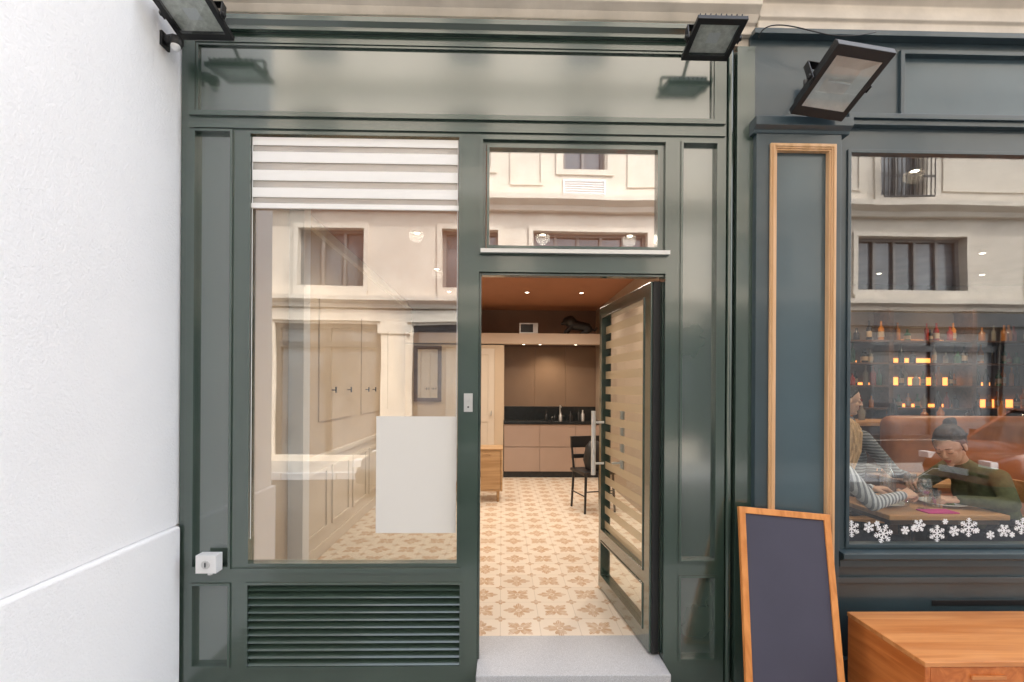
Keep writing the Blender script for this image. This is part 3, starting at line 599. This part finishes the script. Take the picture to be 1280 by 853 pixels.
person("person_in_charcoal_knit",dict(hipL=(2.78,1.42,.54),hipR=(2.78,1.24,.54),shL=(2.82,1.50,1.10),shR=(2.80,1.14,1.08),neck=(2.80,1.31,1.19),head=(2.78,1.29,1.36),
  elL=(2.98,1.58,.82),wrL=(3.18,1.46,.78),elR=(3.0,1.08,.82),wrR=(3.2,1.2,.78),knL=(3.2,1.44,.53),knR=(3.2,1.2,.53),anL=(3.18,1.44,.12),anR=(3.18,1.2,.12),toeL=(3.34,1.45,.035),toeR=(3.34,1.19,.035)),
  KNIT,JEAN,SHOE,HBK,'short',(.8,-.3,-.1),(.1,0,1),[((.9,-.2,-.1),(0,0,1),-1,.5),((.9,.2,-.1),(0,0,1),1,.5)])
chair("wooden_chair",(2.74,1.32,0),math.radians(90),DKWOOD,MIDWOOD,.44)
b=B(); b.box(3.1,3.8,1.0,1.5,.72,.75,MIDWOOD); b.cyl((3.45,1.25,.02),(3.45,1.25,.72),.03,.03,BLACK); b.lathe([(0,0),(.22,0),(.2,.02),(0,.03)],(3.45,1.25,0),BLACK,24); b.obj("dining_table",bevel=.004)
# ================================================================ STREET ITEMS
BL=Vector((1.135,-.365,GZ)); TL=Vector((1.225,-.083,.845)); BR=Vector((1.60,-.365,GZ)); 
ux=(BR-BL).normalized(); uz=(TL-BL); hh=uz.length; uz.normalize(); ux=(ux-uz*ux.dot(uz)).normalized(); uy=uz.cross(ux)
M=Matrix((ux,uy,uz)).transposed().to_4x4(); M.translation=BL
b=B(); b.frame(0,.468,0,hh,.032,-.012,.012,ORFR,M)
b.box(.028,.44,-.004,.006,.028,hh-.028,SLATE,M); b.obj("chalkboard_sign",bevel=.002)
sideboard("teak_sideboard",gx(1058,-.1)+.02,3.35,-.55,-.085,GZ,.30,TEAK,TEAKS,leg=.06,ndoor=3)
ALU=mat("aluminium_reflector",(.85,.85,.83),rough=.4,metal=.3,var=.12,vs=14)
FG=glass("lamp_glass",.12,(.9,.92,.92),0)
LED=mat("unlit_led_plate",(.75,.74,.68),rough=.5,var=.2,vs=40)
def floodlight(loc,normal,upv,w,h,d,anchor,deep=False):
    z=Vector(normal).normalized(); x=Vector(upv).cross(z).normalized(); y=z.cross(x)
    M=Matrix((x,y,z)).transposed().to_4x4(); M.translation=Vector(loc)
    e=empty("floodlight"); b=B()
    b.slab(-w/2,w/2,-h/2,h/2,0,d*.35,BLACK,[(-w*.40,w*.40,-h*.36,h*.36)],M@Matrix(((1,0,0,0),(0,0,1,0),(0,-1,0,0),(0,0,0,1)))@Matrix.Identity(4))
    vs=[(-w/2*.96,-h/2*.96,-d*.355),(w/2*.96,-h/2*.96,-d*.355),(w/2*.96,h/2*.96,-d*.355),(-w/2*.96,h/2*.96,-d*.355),(-w*.3,-h*.28,-d),(w*.3,-h*.28,-d),(w*.3,h*.28,-d),(-w*.3,h*.28,-d)]
    b.add(vs,[(0,1,2,3),(4,5,6,7),(0,1,5,4),(1,2,6,5),(2,3,7,6),(3,0,4,7)],BLACK,M)
    for i in range(9):
        xx=-w*.42+i*w*.105; b.box(xx-.0025,xx+.0025,-h*.44,h*.44,-d*.8,-d*.36,BLACK,M)
    for s_ in (-1,1): b.box(s_*(w/2+.004),s_*(w/2+.010),-.018,.018,-d*1.25,-.0,BLACK,M); b.cyl((s_*(w/2),0,-d*.3),(s_*(w/2+.02),0,-d*.3),.012,.012,BLACK,12,M)
    b.box(-w/2-.01,w/2+.01,-.018,.018,-d*1.30,-d*1.25,BLACK,M)
    b.obj("housing",e,bevel=.003)
    b=B()
    if deep:
        a,c=w*.40,h*.36; vs=[(-a,-c,-.004),(a,-c,-.004),(a,c,-.004),(-a,c,-.004),(-a*.6,-c*.5,-d*.33),(a*.6,-c*.5,-d*.33),(a*.6,c*.5,-d*.33),(-a*.6,c*.5,-d*.33)]
        b.add(vs,[(4,5,6,7),(0,1,5,4),(1,2,6,5),(2,3,7,6),(3,0,4,7)],ALU,M); b.cyl((-a*.5,0,-d*.2),(a*.5,0,-d*.2),.005,.005,WHITE,10,M)
    else:
        b.box(-w*.40,w*.40,-h*.36,h*.36,-d*.34,-d*.30,LED,M); b.box(-w*.12,w*.12,-h*.12,h*.12,-d*.295,-d*.28,WHITE,M)
    b.obj("reflector",e)
    b=B(); b.box(-w*.41,w*.41,-h*.37,h*.37,-.003,-.001,FG,M); b.obj("cover_glass",e)
    b=B(); p=M@Vector((0,0,-d*1.28)); b.cyl(p,anchor,.009,.009,BLACK,12); A=Vector(anchor); b.box(A.x-.03,A.x+.03,A.y-.004,A.y+.006,A.z-.03,A.z+.03,BLACK); b.obj("wall_bracket",e)
floodlight((1.035,-.19,3.17),(0,-.22,-1),(0,-1,.22),.24,.23,.06,(1.035,-.05,3.34))
floodlight((-1.50,-.20,3.225),(0,-.22,-1),(0,-1,.22),.27,.25,.06,(-1.50,-.05,3.38))
floodlight((1.61,-.28,2.905),(-.05,-.42,-.9),(.10,-.9,.42),.28,.34,.10,(1.61,-.045,3.05),True)
p=P(207,58,-.12); b=B(); b.box(X0+.0005,X0+.012,p.y-.03,p.y+.03,p.z-.01,p.z+.06,BLACK)
b.cyl((X0+.01,p.y,p.z+.03),(X0+.06,p.y-.01,p.z+.025),.022,.026,BLACK,18); b.lathe([(0,-.035),(.018,-.03),(.028,-.012),(.03,.005),(.026,.02),(0,.026)],(X0+.075,p.y-.015,p.z+.012),BLACK,18)
b.lathe([(0,-.048),(.014,-.043),(.022,-.03),(.02,-.02)],(X0+.075,p.y-.025,p.z+.008),WHITE,18); b.obj("motion_sensor",smooth=True)
cu=bpy.data.curves.new("hanging_cable",'CURVE'); cu.dimensions='3D'; cu.bevel_depth=.003; sp=cu.splines.new('NURBS'); pts=[P(948,48,-.06),P(952,30,-.1),P(990,30,-.12),P(1040,48,-.14),P(1075,45,-.14),P(1095,40,-.1)]
sp.points.add(len(pts)-1)
for q,pt in zip(sp.points,pts): q.co=(pt.x,pt.y,pt.z,1)
sp.use_endpoint_u=True; cu.materials.append(BLACK); scene.collection.objects.link(bpy.data.objects.new("hanging_cable",cu))
# ================================================================ GROUND
b=B(); b.box(-60,60,-60,60,-.5,-.26,PAVE); b.obj("ground")
b=B(); b.box(-40,40,-6.3,-1.75,-.259,-.245,ASPH); b.obj("road")
b=B(); b.box(X0+.03,40,-1.62,-.0005,-.26,GZ,PAVE); b.box(-40,X0+.029,-1.62,-1.03,-.26,GZ,PAVE); b.obj("pavement")
b=B(); b.box(-40,40,-7.8,-6.43,-.26,GZ,PAVE); b.obj("pavement")
for y in (-1.75,-6.43):
    b=B(); x=-20
    while x<20: b.box(x,x+.99,y,y+.128,-.3,GZ+.003,GRANITE); x+=1
    b.obj("kerb",bevel=.01)
# ================================================================ OPPOSITE BUILDING
ob=empty("apartment_building"); FY=-7.8
OST=mat("opposite_limestone",(.68,.61,.52),rough=.85,var=.08,vs=2,bump=.3,bs=20)
WG=mat("dark_window_glass",(.12,.13,.14),rough=.08,coat=.5,var=.5,vs=1); WF=mat("window_frame_grey",(.2,.19,.18),rough=.5)
SH=mat("dark_shopfront",(.05,.055,.06),rough=.35,var=.2,vs=1)
S=FY
fl1=[(-11.5,-9.4),(-7.6,-6.3),(-4.3,-2.95),(-1.3,-.1),(.65,3.1),(4.6,6.2),(7.67,10.05),(11.5,13.5)]
fl2=[(-10.9,-10),(-7.4,-6.5),(-4.4,-3.5),(-1.2,-.3),(1.3,2.2),(5.0,5.9),(8.2,9.1),(12,12.9)]
h1=[(a,c,3.5,4.8) for a,c in fl1]; h2=[(a,c,6.0,7.3) if c<4 else (a,c,5.55,7.3) for a,c in fl2]; h3=[(a,c,8.2,9.8) for a,c in fl2]
h0=[(-12,-9.2,.35,2.8),(-8.4,-5.6,.35,2.8),(-4.8,-2.6,.0,2.8),(-1.9,.9,.35,2.8),(1.7,4.3,.35,2.8),(5.1,7.2,.35,2.8),(7.9,10.9,.35,2.8),(11.7,14,.35,2.8)]
b=B(); b.slab(-15,16,GZ,11,S-.4,S,OST,h0+h1+h2+h3); b.obj("facade_wall",ob)
b=B()
for hs,k in ((h1,3),(h2,2),(h3,2)):
    for a,c,z0,z1 in hs:
        b.frame(a,c,z0,z1,.07,S-.2,S-.14,WF); n=k if c-a<2 else 5
        for i in range(1,n): xx=a+(c-a)*i/n; b.box(xx-.03,xx+.03,S-.2,S-.14,z0+.07,z1-.07,WF)
        b.box(a,c,S-.22,S-.21,z0,z1,WG)
b.obj("windows",ob)
b=B()
for a,c,z0,z1 in h1+h3: b.box(a-.08,c+.08,S+.0005,S+.08,z0-.1,z0-.001,OST); b.frame(a-.1,c+.1,z0-.001,z1+.1,.098,S+.0005,S+.04,OST)
for a,c,z0,z1 in h2:
    b.frame(a-.16,c+.16,z0-.001,z1+.14,.12,S+.0005,S+.04,OST)
    if z0>5.9:
        b.frame(a,c,5.56,5.9,.03,S+.0005,S+.03,WHITE)
        for i in range(6): b.box(a+.03,c-.03,S+.0005,S+.022,5.60+i*.05,5.625+i*.05,WHITE)
for z,t,pr in ((3.22,.16,.22),(5.28,.18,.35),(7.8,.14,.2),(10.6,.3,.5)):
    b.prism([(S+.0005,z-t*.5),(S+pr*.4,z-t*.5),(S+pr*.5,z),(S+pr,z+t*.4),(S+pr,z+t),(S+.0005,z+t*1.2)],-15,16,OST)
b.box(-15,16,S+.0005,S+.05,2.86,3.1,OST)
for x in (-12.6,-8.9,-5.3,-2.3,1.3):
    b.box(x-.28,x+.28,S+.001,S+.07,GZ,2.859,OST); b.box(x-.34,x+.34,S+.001,S+.1,2.6,2.8,OST)
for i in range(len(fl2)-1):
    a=fl2[i][1]+.45; c=fl2[i+1][0]-.45
    if c-a>.5: b.frame(a,c,5.75,7.2,.05,S+.0005,S+.03,OST)
b.obj("mouldings",ob)
b=B()
for x in (4.7,7.5,11.3,14.6): b.box(x-.42,x+.42,S+.001,S+.09,GZ,2.8,SH)
b.box(4.3,15.5,S+.051,S+.14,2.801,3.09,SH)
for a,c,z0,z1 in h0:
    b.frame(a,c,z0 if z0>.1 else GZ,z1,.1,S-.15,S-.05,SH); b.box(a,c,S-.12,S-.11,z0 if z0>.1 else GZ,z1,WG); m_=(a+c)/2; b.box(m_-.05,m_+.05,S-.15,S-.05,z0+.1,z1-.1,SH); b.box(a+.1,c-.1,S-.15,S-.04,2.3,2.42,SH)
    if a>5: b.box(a-.2,c+.2,S+.001,S+.085,GZ,.349,SH)
b.obj("ground_floor_shopfronts",ob)
b=B()
for a,c in fl2[5:]:
    for y in (5.56,6.42): b.box(a-.1,c+.1,S+.20,S+.23,y,y+.03,BLACK)
    n=12
    for i in range(n+1): xx=a-.1+(c-a+.2)*i/n; b.box(xx-.009,xx+.009,S+.207,S+.223,5.59,6.42,BLACK)
    for i in range(n): xx=a-.1+(c-a+.2)*(i+.5)/n; b.cyl((xx,S+.21,6.0),(xx,S+.22,6.0),.03,.03,BLACK,8)
b.obj("balcony_railings",ob)
b=B(); b.box(-15,16,S-9,S-.45,GZ,10.9,OST); b.obj("building_mass",ob)
# ================================================================ CARS
def car(x0,y0,z0,col):
    e=empty("parked_car"); M=Matrix.Translation((x0,y0,z0)); PN=mat("car_paint",col,rough=.25,coat=1,var=.03); CG=mat("car_window",(.03,.035,.04),rough=.05,coat=1,var=0)
    st=[(0,.6,.45),(.12,.7,.62),(.55,.79,.76),(1.1,.82,.84),(2.0,.83,.87),(3.0,.83,.88),(3.6,.8,.84),(3.92,.74,.68),(4.02,.64,.5)]
    ring=lambda s_:[(s_[0],-s_[1]*.9,.22),(s_[0],-s_[1],.36),(s_[0],-s_[1]*.99,s_[2]-.12),(s_[0],-s_[1]*.88,s_[2]),(s_[0],0,s_[2]+.025),(s_[0],s_[1]*.88,s_[2]),(s_[0],s_[1]*.99,s_[2]-.12),(s_[0],s_[1],.36),(s_[0],s_[1]*.9,.22)]
    vs=[];fs=[]
    for s_ in st: vs+=ring(s_)
    for i in range(len(st)-1):
        for j in range(9): k=(j+1)%9; fs.append((i*9+j,i*9+k,(i+1)*9+k,(i+1)*9+j))
    fs+=[tuple(range(9)),tuple(range((len(st)-1)*9,len(st)*9))]
    b=B(); b.add(vs,fs,PN,M)
    V8=[(.95,-.72,.83),(3.72,-.70,.83),(3.72,.70,.83),(.95,.72,.83),(1.68,-.57,1.35),(3.1,-.56,1.35),(3.1,.56,1.35),(1.68,.57,1.35)]
    b.add(V8,[(0,1,5,4),(1,2,6,5),(2,3,7,6),(3,0,4,7)],CG,M)
    b.add([(1.62,-.59,1.35),(3.16,-.58,1.35),(3.16,.58,1.35),(1.62,.59,1.35),(1.78,-.5,1.41),(2.98,-.5,1.40),(2.98,.5,1.40),(1.78,.5,1.41)],[(0,1,2,3),(4,5,6,7),(0,1,5,4),(1,2,6,5),(2,3,7,6),(3,0,4,7)],PN,M)
    for s_ in (-1,1):
        for a,c in (((.95,.72,.84),(1.68,.575,1.36)),((3.72,.7,.84),(3.1,.565,1.36)),((2.3,.725,.86),(2.35,.58,1.36))): b.cyl((a[0],a[1]*s_,a[2]),(c[0],c[1]*s_,c[2]),.03,.025,PN,8,M)
        b.box(1.2,1.3,s_*.80,s_*.95,.88,.98,PN,M)
    b.obj("bodywork",e,bevel=.02,smooth=True)
    b=B(); RB=mat("tyre_rubber",(.02,.02,.02),rough=.9)
    for x in (.75,3.25):
        for s_ in (-1,1): b.cyl((x,.62*s_,.31),(x,.84*s_,.31),.31,.31,RB,28,M); b.cyl((x,.80*s_,.31),(x,.85*s_,.31),.2,.19,STEEL,20,M)
    b.obj("wheels",e)
    b=B()
    for s_ in (-1,1): b.box(-.02,.1,s_*.45,s_*.66,.5,.6,WHITE,M); b.box(3.9,4.03,s_*.48,s_*.68,.55,.66,mat("tail_lamp",(.5,.02,.02)),M)
    b.box(-.03,.0,-.25,.25,.32,.42,WHITE,M); b.obj("lights_and_plates",e)
car(7.5,-5.35,-.245,(.22,.05,.015)); car(-2.2,-5.35,-.245,(.12,.12,.125))
# ================================================================ LIGHT
sd=Vector((.40,.50,.74)).normalized(); el=math.asin(sd.z); rot=math.atan2(sd.x,sd.y)
w=bpy.data.worlds.new("World"); scene.world=w; w.use_nodes=True; nt=w.node_tree
sky=nt.nodes.new('ShaderNodeTexSky'); sky.sky_type='NISHITA'; sky.sun_disc=False; sky.sun_elevation=el; sky.sun_rotation=rot; sky.dust_density=3
hs=nt.nodes.new('ShaderNodeHueSaturation'); hs.inputs['Saturation'].default_value=.4; nt.links.new(sky.outputs[0],hs.inputs['Color'])
bg=nt.nodes['Background']; nt.links.new(hs.outputs[0],bg.inputs[0]); bg.inputs[1].default_value=.78
sl=bpy.data.lights.new("sun",'SUN'); sl.energy=4.2; sl.angle=math.radians(.5); sl.color=(1,.94,.86)
so=bpy.data.objects.new("sun",sl); scene.collection.objects.link(so)
so.rotation_euler=sd.to_track_quat('Z','Y').to_euler()
